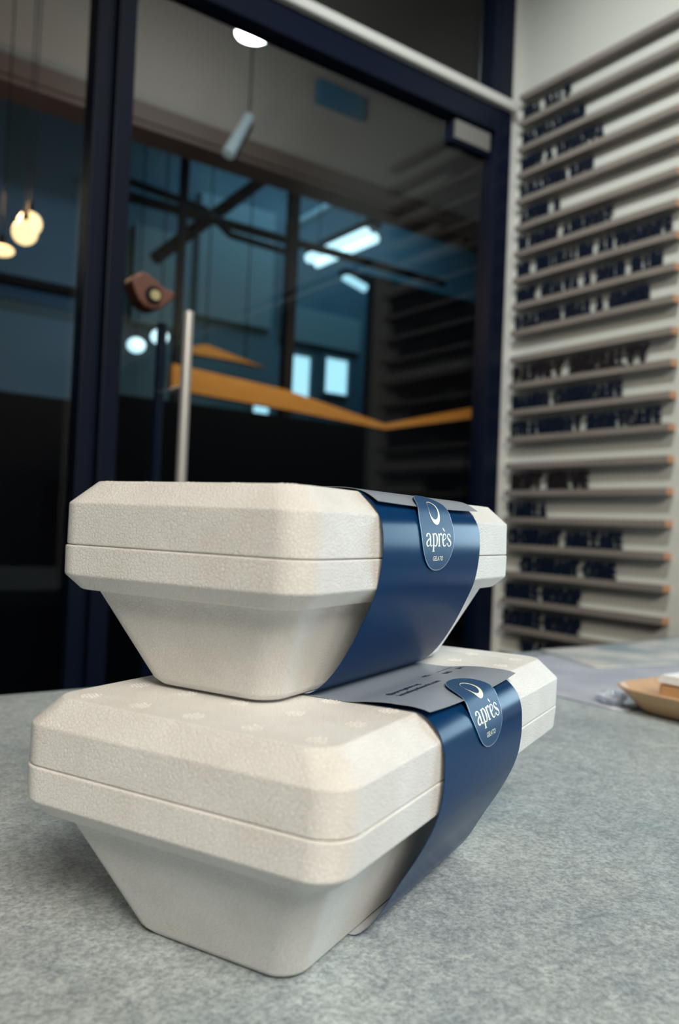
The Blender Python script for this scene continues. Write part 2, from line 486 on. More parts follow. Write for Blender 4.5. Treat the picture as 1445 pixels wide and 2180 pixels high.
def text_mesh(body, condense=1.0, bold=0.0, extrude=0.0):
    """mesh of a line of text, height in em = 1, left at x=0"""
    c = bpy.data.curves.new('line', 'FONT')
    c.body = body; c.size = 1.0; c.offset = bold; c.extrude = extrude; c.resolution_u = 3
    o = bpy.data.objects.new('line', c)
    COL.objects.link(o)
    dg = bpy.context.evaluated_depsgraph_get(); dg.update()
    me = bpy.data.meshes.new_from_object(o.evaluated_get(dg))
    bpy.data.objects.remove(o, do_unlink=True)
    vs_ = [Vector((v.co.x * condense, v.co.y, v.co.z)) for v in me.vertices]
    fs_ = [tuple(p.vertices) for p in me.polygons]
    bpy.data.meshes.remove(me)
    return vs_, fs_

# ------------------------------------------------------------------ menu board: ledges with standing letters
PITCH = 0.0652
Z0 = T + 1.2636
LEDGE_H, LEDGE_D = 0.014, 0.024
Y_A, Y_B = -0.020, -0.455
menu = empty('menu_board', (0, -0.24, T + 0.55))
tag(menu, 'letter menu board of wooden ledges with dark standing letters', 'menu board')
ML = Vector((0, -0.24, T + 0.55))
rows = {
    1: ('SEA SALT', 0.024, 0.166), 2: ('MASCARPONE', 0.024, 0.209), 3: ('BEET & RICOTTA', 0.024, 0.266),
    4: ('ROASTED RICE', 0.024, 0.237), 5: ('AFTER 8', 0.024, 0.146), 6: ('BLONDE APRICOT', 0.024, 0.294),
    7: ('MR JERUSALEM ARTICHOKE', 0.024, 0.438), 8: ('PINK GUAVA & SOUR PLUM', 0.024, 0.419), 9: ('ROASTED PEAR & GINGER', 0.024, 0.397),
    11: ('PASTRY SPECIALTY', 0.024, 0.3965), 12: ('MANGO CHEESECAKE', 0.024, 0.334), 13: ('STRAWBERRY SHORTCAKE', 0.024, 0.428),
    15: ('SOFT SERVE', 0.030, 0.255), 16: ('VANILLA', 0.022, 0.142), 17: ('CROISSANT AMAZAKE', 0.024, 0.347),
    18: ('CROISSANT CONE', 0.0696, 0.334), 19: ('SINGLE SCOOP', 0.024, 0.247), 20: ('DOUBLE SCOOP', 0.022, 0.249), 21: ('WAFFLE', 0.0785, 0.23)}
char_w = {}


def char_geo(ch):
    if ch not in char_w:
        vs_, fs_ = text_mesh(ch, 1.0, 0.055, 0.0)
        xs = [v.x for v in vs_]; ys = [v.y for v in vs_]
        x0, x1 = min(xs), max(xs); y0, y1 = min(ys), max(ys)
        char_w[ch] = ([((v.x - x0), (v.y - y0) / (y1 - y0)) for v in vs_], fs_, x1 - x0)
    return char_w[ch]


letter_mesh = {}


def letter_mesh_for(ch, wx, mt, key):
    """solid letter: unit height, width wx, depth 1, faces -X; shared between alike letters through object scale"""
    if (ch, key) in letter_mesh:
        return letter_mesh[(ch, key)]
    pts, fs_, _ = char_geo(ch)
    wid = char_w[ch][2]
    n = len(pts)
    vs_ = [(-1.0, -p[0] / wid, p[1]) for p in pts] + [(0.0, -p[0] / wid, p[1]) for p in pts]
    faces = [tuple(f)[::-1] for f in fs_] + [tuple(i + n for i in f) for f in fs_]
    cnt = {}
    for f in fs_:
        for i in range(len(f)):
            e = (f[i], f[(i + 1) % len(f)])
            cnt[e] = cnt.get(e, 0) + 1
    for (a, b) in list(cnt):
        if (b, a) not in cnt:
            faces.append((a, b, b + n, a + n))
    me = bpy.data.meshes.new('letter')
    me.from_pydata(vs_, [], faces); me.update(); me.materials.append(mt)
    letter_mesh[(ch, key)] = me
    return me


ledge_me = None
for k in range(0, 22):
    zt = Z0 - PITCH * k + 0.001
    ledge = MB()
    # small ledge with a shallow lip: plank plus raised front edge
    ledge.box((-LEDGE_D, Y_B, zt - LEDGE_H), (-0.0005, Y_A, zt - 0.003)).box((-LEDGE_D, Y_B, zt - 0.003), (-LEDGE_D + 0.005, Y_A, zt))
    o = ledge.build('ledge', M['ledge'], menu)
    o.location = -ML
    e = MB().box((-LEDGE_D, Y_B - 0.0015, zt - LEDGE_H), (-0.0005, Y_B, zt)).build('end_cap', M['ledge_end'], o)
    if k in rows:
        txt, t0, t1 = rows[k]
        brown = k in (11, 15)
        lh = 0.0440 if brown else 0.0405
        wid = []
        for ch in txt:
            wid.append(0.42 if ch == ' ' else char_geo(ch)[2] + 0.05)
        sc = (t1 - t0) / (sum(wid) - 0.05)
        t = t0
        for ch, wd in zip(txt, wid):
            if ch != ' ':
                me = letter_mesh_for(ch, wd, M['letter_brown' if brown else 'letter'], brown)
                lo = bpy.data.objects.new('letter', me)
                link(lo, o)
                lo.location = (-0.0075, -t, zt - 0.003)
                lo.scale = (0.006, (wd - 0.05) * sc, lh)
            t += wd * sc

# ------------------------------------------------------------------ foam gelato boxes


def rrect(a, b, r, seg=7):
    pts = []
    for cx, cy, t0 in ((a - r, b - r, 0), (-(a - r), b - r, 90), (-(a - r), -(b - r), 180), (a - r, -(b - r), 270)):
        for i in range(seg + 1):
            t = math.radians(t0 + 90.0 * i / seg)
            pts.append((cx + r * math.cos(t), cy + r * math.sin(t)))
    return pts


def fillet(prof, rad, n=4):
    """prof: (a, b, z, r) rows; round each inner corner of the (b, z) polyline by about rad"""
    out = [prof[0]]
    for i in range(1, len(prof) - 1):
        p0, p1, p2 = [Vector(p) for p in (prof[i - 1], prof[i], prof[i + 1])]
        d0 = (Vector((p0[1], p0[2])) - Vector((p1[1], p1[2]))).length
        d2 = (Vector((p2[1], p2[2])) - Vector((p1[1], p1[2]))).length
        k0 = min(0.45, rad / max(d0, 1e-6)); k2 = min(0.45, rad / max(d2, 1e-6))
        q0 = p1 + (p0 - p1) * k0; q2 = p1 + (p2 - p1) * k2
        for j in range(n + 1):
            t = j / n
            out.append(tuple(q0 * (1 - t) ** 2 + p1 * 2 * t * (1 - t) + q2 * t * t))
    out.append(prof[-1])
    return out


def loops_mesh(name, prof, mt, parent, off=(0, 0), cap0=True, cap1=True):
    verts, faces = [], []
    n = None
    for a, b, z, r in prof:
        ring = rrect(a, b, max(min(r, a * 0.95, b * 0.95), 0.0005))
        n = len(ring)
        verts += [(x + off[0], y + off[1], z) for x, y in ring]
    for k in range(len(prof) - 1):
        for i in range(n):
            j = (i + 1) % n
            faces.append((k * n + i, k * n + j, (k + 1) * n + j, (k + 1) * n + i))
    if cap0: faces.append(tuple(range(n))[::-1])
    if cap1: faces.append(tuple((len(prof) - 1) * n + i for i in range(n)))
    o = mesh_obj(name, verts, faces, mt, parent, True)
    wn = o.modifiers.new('weighted', 'WEIGHTED_NORMAL'); wn.weight = 100
    return o


def ribbon(pts, widths, closed=False):
    """flat stroke: centre points (x, y) with full widths -> verts, faces"""
    vs_, fs_ = [], []
    n = len(pts)
    for i, (x, y) in enumerate(pts):
        a = pts[max(i - 1, 0)]; b = pts[min(i + 1, n - 1)]
        d = Vector((b[0] - a[0], b[1] - a[1]))
        d = d.normalized() if d.length > 1e-9 else Vector((1, 0))
        nx, ny = -d.y, d.x
        wd = widths[i] * 0.5
        vs_ += [(x + nx * wd, y + ny * wd), (x - nx * wd, y - ny * wd)]
    for i in range(n - 1):
        fs_.append((2 * i, 2 * i + 1, 2 * i + 3, 2 * i + 2))
    return vs_, fs_


# lettering of the sticker, x-height = 1: (control points with stroke width)
GLYPH = {
    'a': ([[(.10, .74, .16), (.13, .90, .13), (.32, 1.0, .07), (.52, .93, .10), (.60, .70, .15), (.60, .30, .15), (.64, .06, .12), (.76, .0, .07), (.88, .08, .05)],
           [(.60, .66, .05), (.40, .55, .08), (.16, .38, .12), (.08, .20, .15), (.16, .03, .11), (.32, .0, .07), (.50, .10, .05), (.60, .26, .05)]], .90),
    'p': ([[(.02, .93, .05), (.17, 1.0, .10)], [(.17, 1.0, .15), (.17, .5, .15), (.17, -.42, .15)], [(.0, -.42, .06), (.17, -.42, .07), (.34, -.42, .06)],
           [(.17, .74, .05), (.30, .95, .07), (.48, 1.0, .09), (.66, .82, .15), (.70, .50, .17), (.64, .16, .14), (.48, .0, .08), (.30, .04, .05), (.17, .20, .05)]], .84),
    'r': ([[(.02, .93, .05), (.17, 1.0, .10)], [(.17, 1.0, .15), (.17, .5, .15), (.17, 0.0, .15)], [(.0, .0, .06), (.17, .0, .07), (.36, .0, .06)],
           [(.17, .62, .05), (.28, .88, .06), (.42, 1.0, .09), (.55, .97, .14), (.58, .86, .15)]], .64),
    'e': ([[(.10, .42, .05), (.36, .54, .06), (.60, .70, .07), (.58, .90, .10), (.42, 1.0, .07), (.22, .92, .11), (.10, .66, .16), (.09, .40, .17), (.18, .10, .13), (.36, .0, .08), (.54, .06, .06), (.66, .24, .05)],
           [(.26, 1.52, .04), (.34, 1.38, .13), (.46, 1.24, .08), (.50, 1.20, .03)]], .74),
    's': ([[(.56, .76, .10), (.52, .90, .10), (.36, 1.0, .07), (.18, .94, .08), (.12, .76, .12), (.22, .60, .15), (.42, .46, .17), (.58, .32, .14), (.60, .14, .10), (.46, .01, .07), (.26, .0, .07), (.10, .12, .10), (.07, .26, .11)]], .68),
}


def apres_geo():
    vs_, fs_ = [], []
    x = 0.0
    for ch in 'apres':
        strokes, adv = GLYPH[ch]
        for st in strokes:
            sm = catmull(st, 6)
            v, f = ribbon([(p[0] + x, p[1]) for p in sm], [max(p[2] * 1.3, .03) for p in sm])
            n = len(vs_)
            vs_ += v; fs_ += [tuple(i + n for i in q) for q in f]
        x += adv
    return vs_, fs_, x - 0.06


def make_box(name, label, loc, rz, A, B, da, db, z, side, xl, xr, flap, st_s0, st_x, st_off):
    root = empty(name, loc, rz)
    tag(root, label, 'foam box', 'polystyrene gelato boxes stacked on the counter')
    RC = 0.0120
    lv = lambda k, r: (A - da[k], B - db[k], z[k], r)
    # tub: sloping bowl, flat shelf, chamfer, upright rim
    tub = [(A - da[0] - 0.0025, B - db[0] - 0.0025, 0.0006, RC), lv(0, RC), lv(1, RC), (A - da[2], B - db[2], z[2], RC), lv(3, RC + .002),
           (A - da[4], B - db[4], z[4] - 0.0002, RC + .002), (A - da[4] - 0.003, B - db[4] - 0.003, z[4] - 0.0001, RC)]
    tub[1] = (tub[1][0], tub[1][1], 0.0030, RC)
    loops_mesh('tub', fillet(tub, 0.0009), M['foam'], root)
    lid = [(A - da[4] - 0.003, B - db[4] - 0.003, z[4] + 0.0001, RC), (A - da[4] - .0003, B - db[4] - .0003, z[4] + 0.0002, RC + .002), lv(5, RC + .002), lv(6, RC), (A - da[6] - .003, B - db[6] - .003, z[6] + 0.00002, RC - .002)]
    lid_o = loops_mesh('lid', fillet(lid, 0.0008), M['foam'], root, (0.0003, 0.0))
    # moulded bead clusters on the lid top and on its sloping edges (geometry, one part)
    rnd = random.Random(5)
    em = MB()
    def bump_at(px, py, pz, nrm):
        n = len(em.v); nrm = Vector(nrm).normalized()
        a = nrm.orthogonal().normalized(); b = nrm.cross(a); c = Vector((px, py, pz))
        for rr, hh in ((0.00065, 0.0), (0.00040, 0.00027)):
            for i in range(6):
                t = math.pi * i / 3
                em.v.append(tuple(c + (a * math.cos(t) + b * math.sin(t)) * rr + nrm * hh))
        for i in range(6):
            j = (i + 1) % 6
            em.f.append((n + i, n + j, n + 6 + j, n + 6 + i))
        em.f.append(tuple(n + 6 + i for i in range(6)))
    sc = A / 0.1444
    for i in range(-5, 6):
        for j in range(-3, 4):
            cx, cy = (-0.126 + 0.030 * (i + 5)) * sc + 0.009 * sc - 0.009 * sc, (-0.0585 + 0.0286 * (j + 2)) * sc
            if abs(cx) > A - da[6] - .006 or abs(cy) > B - db[6] - .006: continue
            for p in range(-2, 3):
                for q_ in range(-2, 3):
                    if abs(p) == 2 and abs(q_) == 2: continue
                    bump_at(cx + p * .0019 + rnd.uniform(-.0002, .0002) + (0.0009 if q_ % 2 else 0), cy + q_ * .0017 + rnd.uniform(-.0002, .0002), z[6], (0, 0, 1))
    eo = em.build('embossed_beads', M['foam'], lid_o, True)
    tag(eo, kind='stuff')

    # ---- sleeve: one card strip wrapped around the box
    sm = catmull(side, 5)
    neg = [(-y, zz) for y, zz in sm]
    path = [(0.030, z[6] + 0.0001), (0.0, z[6] + 0.0001)] + neg + [(0.0, 0.0002)] + [(y, zz) for y, zz in sm[::-1]] + [(0.034, z[6] + 0.0001)]
    NX = 12
    sl = solid_grid('sleeve', [[(xl + (xr - xl) * i / NX, y, zz) for y, zz in path] for i in range(NX + 1)][::-1], M['navy'], root, 0.0002, M['card_back'])
    sl['label'] = 'glossy navy card sleeve wrapped around the box'
    # ---- pale flap closing the sleeve over the lid
    fp = catmull(flap['path'], 6)
    fx0, fx1 = flap['x']
    NXf = 16
    grid = []
    for i in range(NXf + 1):
        u = i / NXf
        x = fx0 + (fx1 - fx0) * u
        e = abs(2 * u - 1) ** 2.2
        row = []
        for y, zz in fp:
            w_ = max(0.0, min(1.0, (-y - flap['y_bend']) / 0.012))
            row.append((x, y, zz + flap['curl'] * e * w_ - flap['dip'] * (1 - e) * w_))
        grid.append(row)
    fl = solid_grid('flap', grid[::-1], M['flap'], root, 0.0002)
    fl['label'] = 'pale grey sleeve flap with printed address lines'

    def flap_z(y):
        pts = sorted(fp, key=lambda p: p[0])
        for (y0, z0), (y1, z1) in zip(pts, pts[1:]):
            if y0 <= y <= y1:
                return z0 + (z1 - z0) * (y - y0) / max(y1 - y0, 1e-9)
        return pts[0][1]
    for body, x0, x1, y in flap['text']:
        tv, tf = text_mesh(body, 1.0, 0.025)
        xs = [v.x for v in tv]; k = (x1 - x0) / (max(xs) - min(xs))
        ky = flap.get('th', 0.0042)
        vv = [(x0 + (v.x - min(xs)) * k, y + v.y * ky, flap_z(y + v.y * ky) + 0.00032) for v in tv]
        mesh_obj('print', vv, tf, M['ink'], fl)
    for x0, x1, y in flap.get('lines', []):
        mesh_obj('print', [(x0, y, flap_z(y) + .00032), (x1, y, flap_z(y) + .00032), (x1, y + .0004, flap_z(y) + .00032), (x0, y + .0004, flap_z(y) + .00032)], [(0, 1, 2, 3)], M['ink'], fl)

    # ---- sticker: rides up the sleeve, over the flap edge and onto the flap
    fend = flap['path'][-1]
    up = [(y, zz) for y, zz in neg if zz < fend[1] - flap['dip'] - 0.006 and zz > 0.01]
    up = sorted(up, key=lambda p: p[1])
    fl_path = [(y, zz + 0.0003 - flap['dip'] * max(0, min(1, (-y - flap['y_bend']) / 0.012))) for y, zz in fp[::-1]]
    fl_path = [(y - 0.0002, zz + 0.0006) for y, zz in fl_path]
    pth = [(p[0] - 0.0003, p[1]) for p in up] + fl_path
    # resample evenly, then smooth the step where the film passes over the flap edge
    acc = [0.0]
    for a, b in zip(pth, pth[1:]):
        acc.append(acc[-1] + math.hypot(b[0] - a[0], b[1] - a[1]))
    NS = 160
    rs = []
    k_ = 0
    for i in range(NS + 1):
        t_ = acc[-1] * i / NS
        while k_ < len(acc) - 2 and acc[k_ + 1] < t_: k_ += 1
        f_ = (t_ - acc[k_]) / max(acc[k_ + 1] - acc[k_], 1e-9)
        rs.append([pth[k_][0] + (pth[k_ + 1][0] - pth[k_][0]) * f_, pth[k_][1] + (pth[k_ + 1][1] - pth[k_][1]) * f_])
    for _ in range(6):
        rs = [rs[0]] + [[(rs[i - 1][c_] + 2 * rs[i][c_] + rs[i + 1][c_]) / 4 for c_ in (0, 1)] for i in range(1, NS)] + [rs[-1]]
    pth = rs
    off = []
    for i, p in enumerate(pth):
        a = pth[max(i - 2, 0)]; b = pth[min(i + 2, len(pth) - 1)]
        d = Vector((b[0] - a[0], b[1] - a[1])).normalized()
        off.append((p[0], p[1], -d.y, d.x))
    arc = [0.0]
    for i in range(1, len(off)):
        arc.append(arc[-1] + math.hypot(off[i][0] - off[i - 1][0], off[i][1] - off[i - 1][1]))
    # start at the sticker's lower end
    s_base = 0.0
    for i in range(len(off) - 1):
        if off[i][1] <= st_s0 <= off[i + 1][1]:
            s_base = arc[i] + (arc[i + 1] - arc[i]) * (st_s0 - off[i][1]) / max(off[i + 1][1] - off[i][1], 1e-9)
            break

    def surf(u, s, lift):
        s = s_base + s
        for i in range(len(arc) - 1):
            if arc[i] <= s <= arc[i + 1] or i == len(arc) - 2:
                t = (s - arc[i]) / max(arc[i + 1] - arc[i], 1e-9)
                y, zz, ny, nz = [off[i][k] * (1 - t) + off[i + 1][k] * t for k in range(4)]
                return (st_x + u, y + ny * lift, zz + nz * lift)
    LEN, HW = 0.0412, 0.0205
    rings, seg = 9, 48
    verts, faces = [surf(0, LEN / 2, st_off)], []
    for r in range(1, rings + 1):
        rr = r / rings
        for i in range(seg):
            t = 2 * math.pi * i / seg
            # slightly squared oval
            ct_, st_ = math.cos(t), math.sin(t)
            ex = HW * math.copysign(abs(ct_) ** 0.92, ct_); ey = LEN / 2 * math.copysign(abs(st_) ** 0.92, st_)
            verts.append(surf(ex * rr, LEN / 2 + ey * rr, st_off))
    for i in range(seg):
        faces.append((0, 1 + i, 1 + (i + 1) % seg))
    for r in range(rings - 1):
        for i in range(seg):
            a = 1 + r * seg + i; b = 1 + r * seg + (i + 1) % seg
            faces.append((a, a + seg, b + seg, b))
    base_n = len(verts)
    for i in range(seg):
        t = 2 * math.pi * i / seg
        ct_, st_ = math.cos(t), math.sin(t)
        verts.append(surf(HW * math.copysign(abs(ct_) ** 0.92, ct_), LEN / 2 + LEN / 2 * math.copysign(abs(st_) ** 0.92, st_), st_off - 0.00035))
    o_ = 1 + (rings - 1) * seg
    for i in range(seg):
        j = (i + 1) % seg
        faces.append((o_ + i, base_n + i, base_n + j, o_ + j))
    stk = mesh_obj('sticker', verts, faces, M['sticker'], root, True, 60)
    stk['label'] = 'oval blue seal sticker printed with cream lettering'
    # pale cut edge of the sticker
    ev, ef = [], []
    for i in range(seg):
        t = 2 * math.pi * i / seg
        ct_, st_ = math.cos(t), math.sin(t)
        for k in (1.0, 0.978):
            ev.append(surf(HW * k * math.copysign(abs(ct_) ** 0.92, ct_), LEN / 2 + LEN / 2 * k * math.copysign(abs(st_) ** 0.92, st_), st_off + 0.00006))
    for i in range(seg):
        j = (i + 1) % seg
        ef.append((2 * i, 2 * j, 2 * j + 1, 2 * i + 1))
    mesh_obj('sticker_rim', ev, ef, M['sticker_edge'], stk)
    LF = st_off + 0.00008
    gv, gf, gw = apres_geo()
    k = 0.0305 / gw
    mesh_obj('lettering', [surf((x - gw / 2) * k, 0.0122 + y * 0.0060, LF) for x, y in gv], gf, M['cream'], stk)
    tv, tf = text_mesh('GELATO', 1.0, 0.012)
    xs = [v.x for v in tv]; kk = 0.0125 / (max(xs) - min(xs))
    mesh_obj('lettering', [surf((v.x - (max(xs) + min(xs)) / 2) * kk, 0.0050 + v.y * 0.0032, LF) for v in tv], tf, M['cream'], stk)
    # ring emblem: outer circle with an offset inner circle, thick at the bottom right
    rv, rf = [], []
    N, K = 48, 5
    for i in range(N):
        t = 2 * math.pi * i / N
        ox, oy = -0.0005 + 0.0062 * math.cos(t), 0.0288 + 0.0062 * math.sin(t)
        ix, iy = -0.0012 + 0.0051 * math.cos(t), 0.0299 + 0.0046 * math.sin(t)
        for k in range(K):
            f_ = k / (K - 1)
            rv.append(surf(ox + (ix - ox) * f_, oy + (iy - oy) * f_, LF + 0.00004))
    for i in range(N):
        j = (i + 1) % N
        for k in range(K - 1):
            rf.append((K * i + k, K * j + k, K * j + k + 1, K * i + k + 1))
    mesh_obj('ring_emblem', rv, rf, M['cream'], stk)
    return root


Z_LID = 0.1025
flap_lo = dict(path=[(0.072, 0.1028), (0.04, 0.1029), (-0.005, 0.1029), (-0.026, 0.1029), (-0.037, 0.1030), (-0.047, 0.1044), (-0.058, 0.1053), (-0.068, 0.1048), (-0.0765, 0.1030)],
               x=(-0.0635, 0.0555), y_bend=0.062, curl=0.0012, dip=0.0008,
               text=[('@apresgelato.sg', -0.047, -0.013, -0.0500), ('lematinpatisserie.com', -0.047, -0.0005, -0.0555),
                     ('NO.', 0.012, 0.020, -0.042), ('BBD', 0.024, 0.033, -0.049), ('DAY', 0.050, 0.058, -0.049)],
               lines=[(0.030, 0.052, -0.041)], th=0.0042)
flap_lo['text'][4] = ('DAY', 0.043, 0.051, -0.049)
flap_up = dict(path=[(0.062, 0.0932), (0.03, 0.0937), (0.0, 0.0940), (-0.025, 0.0945), (-0.042, 0.0947), (-0.052, 0.0944), (-0.060, 0.0926), (-0.0672, 0.0884)],
               x=(-0.062, 0.0600), y_bend=0.052, curl=0.0004, dip=0.0004,
               text=[('@apresgelato.sg', -0.047, -0.013, -0.0420), ('lematinpatisserie.com', -0.047, -0.0005, -0.0475)], th=0.0042)

make_box('foam_box', 'larger lower white foam gelato box with navy sleeve, standing on the counter', (-1.23774, -1.04215, T), math.radians(24.984),
         0.1444, 0.0800, [.035, .0115, .0050, 0, .0005, .0010, .0085], [.0373, .0139, .0084, .0012, -.0003, -.0003, .0109],
         [0, .0535, .0537, .0600, .0742, .0913, Z_LID],
         [(.045, Z_LID + .0001), (.060, Z_LID + .0002), (.0680, .1028), (.0729, .1013), (.0774, .0977), (.0804, .0934), (.0821, .0877), (.0826, .0830), (.0827, .0745), (.0817, .0653), (.0801, .0592), (.0782, .0540), (.0749, .0470), (.0703, .0386), (.065, .0299), (.060, .0213), (.0555, .0134), (.0502, .0064), (.0440, .0012), (.036, .0002)],
         -0.060, 0.0495, flap_lo, 0.0785, -0.0030, 0.0007)
make_box('foam_box', 'smaller white foam gelato box with navy sleeve stacked on top of the larger one', (-1.24630, -1.02637, T + Z_LID + 0.0010), math.radians(24.152),
         0.12227, 0.06818, [.0290, .0105, .0048, 0, 0, 0, .0088], [.0319, .0127, .0076, 0, -.0003, .0004, .0108],
         [0, .0432, .0435, .0502, .0636, .0826, .0930],
         [(.040, .0931), (.050, .0932), (.0570, .0929), (.0600, .0913), (.0643, .0880), (.0684, .0824), (.0703, .0765), (.0709, .0690), (.0704, .0601), (.0687, .0503), (.0662, .0434), (.0621, .0344), (.0579, .026), (.0524, .0167), (.0473, .0097), (.0421, .0044), (.0362, .0006), (.030, .0002)],
         -0.0627, 0.0558, flap_up, 0.0572, -0.0040, 0.0007)

# ------------------------------------------------------------------ things lying on the counter, right


def sheet(name, label, cat, corners, z0, mt, lifts, border=None):
    """thin card patch with bilinear lift; corners in room x, y"""
    N = 12
    verts, faces = [], []
    c = [Vector((x, y, 0)) for x, y in corners]
    for i in range(N + 1):
        for j in range(N + 1):
            u, v = i / N, j / N
            p = (c[0] * (1 - u) + c[1] * u) * (1 - v) + (c[3] * (1 - u) + c[2] * u) * v
            l = (lifts[0] * (1 - u) ** 3 + lifts[1] * u ** 3) * (1 - v) ** 3 + (lifts[3] * (1 - u) ** 3 + lifts[2] * u ** 3) * v ** 3
            verts.append((p.x, p.y, z0 + l))
    for i in range(N):
        for j in range(N):
            faces.append((i * (N + 1) + j, (i + 1) * (N + 1) + j, (i + 1) * (N + 1) + j + 1, i * (N + 1) + j + 1))
    o = mesh_obj(name, verts, faces, mt, None, True)
    s = o.modifiers.new('card', 'SOLIDIFY'); s.thickness = 0.0012; s.offset = 1.0
    tag(o, label, cat)
    return o


sheet('printed_sheet', 'lavender-grey laminated sheet lying flat on the counter behind the boxes', 'sheet', [(-0.76, -0.88), (-0.34, -0.88), (-0.34, -0.575), (-0.76, -0.575)], T + 0.0003, M['sheet_a'], (0, 0, 0, 0))
sheet('printed_sheet', 'pale patterned laminated sheet overlapping the lavender one by the menu wall', 'sheet', [(-0.56, -0.700), (-0.10, -0.800), (-0.045, -0.560), (-0.505, -0.553)], T + 0.0018, M['sheet_b'], (0.0, 0.0, 0.012, 0.0))

# wooden tray with a block of napkins
tr = empty('wooden_tray', (-0.655, -0.985, T))
tag(tr, 'light beech tray with flared rounded sides at the right edge', 'tray')


def stadium(a, b, r, z, seg=8):
    return [(x, y, z) for x, y in rrect(a, b, r, seg)]


prof = [(0.080, 0.098, .022, 0.0), (0.088, 0.106, .028, 0.003), (0.108, 0.125, .036, 0.0255), (0.1065, 0.1235, .035, 0.0268), (0.104, 0.121, .033, 0.0255), (0.090, 0.108, .028, 0.0070), (0.084, 0.102, .024, 0.0060)]
verts, faces = [], []
for a, b, r, zz in prof:
    ring = stadium(a, b, r, zz); n = len(ring); verts += ring
for k in range(len(prof) - 1):
    for i in range(n):
        j = (i + 1) % n
        faces.append((k * n + i, k * n + j, (k + 1) * n + j, (k + 1) * n + i))
faces.append(tuple(range(n))[::-1]); faces.append(tuple((len(prof) - 1) * n + i for i in range(n)))
mesh_obj('tray_body', verts, faces, M['tray'], tr, True, 45)
nb = empty('napkin_holder', (-0.655, -0.985, T + 0.0063))
tag(nb, 'wooden block with folded white napkins standing in the beech tray', 'napkin holder')
MB().box((-0.063, -0.090, 0), (0.063, 0.090, 0.024)).build('holder_block', M['tray'], nb, bevel=0.004)
for i in range(3):
    MB().box((-0.064 + .001 * i, -0.090, 0.0243 + i * 0.003), (0.062 - .002 * i, 0.091 - .002 * i, 0.0271 + i * 0.003)).build('napkin', M['napkin'], nb, bevel=0.001)

# crumpled clear wrapper
rnd = random.Random(3)
bm = bmesh.new()
bmesh.ops.create_icosphere(bm, subdivisions=3, radius=0.017)
for v in bm.verts:
    d = v.co.normalized()
    k = 1 + 0.30 * math.sin(7 * d.x + 3 * d.y) * math.cos(6 * d.y - 4 * d.z) + rnd.uniform(-0.13, 0.13)
    v.co = Vector((d.x * 0.020 * k, d.y * 0.024 * k, max(d.z * 0.011 * k, -0.009)))
me = bpy.data.meshes.new('crumpled_wrapper'); bm.to_mesh(me); bm.free()
me.materials.append(M['film'])
wr = bpy.data.objects.new('crumpled_wrapper', me); link(wr)
wr.location = (-0.738, -0.852, T + 0.0075)
wr.scale = (0.62, 0.62, 0.68)
tag(wr, 'crumpled clear plastic wrapper beside the tip of the beech tray', 'wrapper')

# ------------------------------------------------------------------ corridor beyond the glass
tag(MB().box((-5, 0.06, -0.06), (9, 8.0, 0.0)).build('floor_corridor', M['floor']), 'dark floor of the corridor beyond the glass', kind='structure')
tag(MB().box((-5, 0.06, 4.6), (9, 8.0, 4.7)).build('ceiling_corridor', M['dark']), 'dark ceiling of the corridor beyond the glass', kind='structure')
tag(MB().box((-5, 2.0, 2.82), (9, 2.10, 4.6)).build('wall_bulkhead', M['bulkhead']), 'beige bulkhead wall hanging above the corridor', kind='structure')
tag(MB().box((-5, 1.97, 2.80), (9, 2.13, 2.82)).box((-5, 1.95, 2.82), (9, 2.0, 2.90)).build('trim_6', mat('brown_trim', (0.16, 0.11, 0.09), 0.6)), 'brown moulding along the lower edge of the bulkhead', kind='structure')
tag(MB().box((0.10, 0.0, -0.06), (9.0, 0.06, 4.7)).build('wall_light_block', M['darkwall']), 'unseen wall added to keep the key light out of the corridor', kind='structure')  # added to stop the key light spilling into the corridor
tag(MB().box((-5, 0.0, CEIL), (0.10, 0.055, 4.7)).build('wall_upper', M['darkwall']), 'wall above the glazed shop front', kind='structure')
tag(MB().box((-5, 4.6, 1.70), (9, 4.7, 4.6)).build('wall_far', M['teal']), 'teal far wall of the corridor', kind='structure')
tag(MB().box((-5, 4.55, 0), (9, 4.7, 1.70)).build('wall_far_base', M['dark']), 'dark lower part of the far corridor wall', kind='structure')
tag(MB().box((-5, 3.0, 1.715), (-0.02, 3.05, 4.6)).build('wall_slate', M['bluewall']), 'slate blue partition seen through the left pane', kind='structure')
tag(MB().box((-5, 2.95, 0), (-0.02, 3.05, 1.715)).build('wall_slate_base', M['dark']), 'dark skirting panel below the slate blue partition', kind='structure')
tag(MB().box((1.81, 2.95, 0), (9, 3.02, 2.82)).build('wall_dark', M['dark']), 'dark partition behind the right half of the door', kind='structure')

# blue sign on the bulkhead
sg = empty('wall_sign', (0.80, 1.97, 3.28))
tag(sg, 'plain blue rectangular sign on the beige bulkhead', 'sign')
MB().box((-0.145, -0.012, -0.058), (0.145, 0.028, 0.058)).build('sign_face', M['sign'], sg, bevel=0.004)

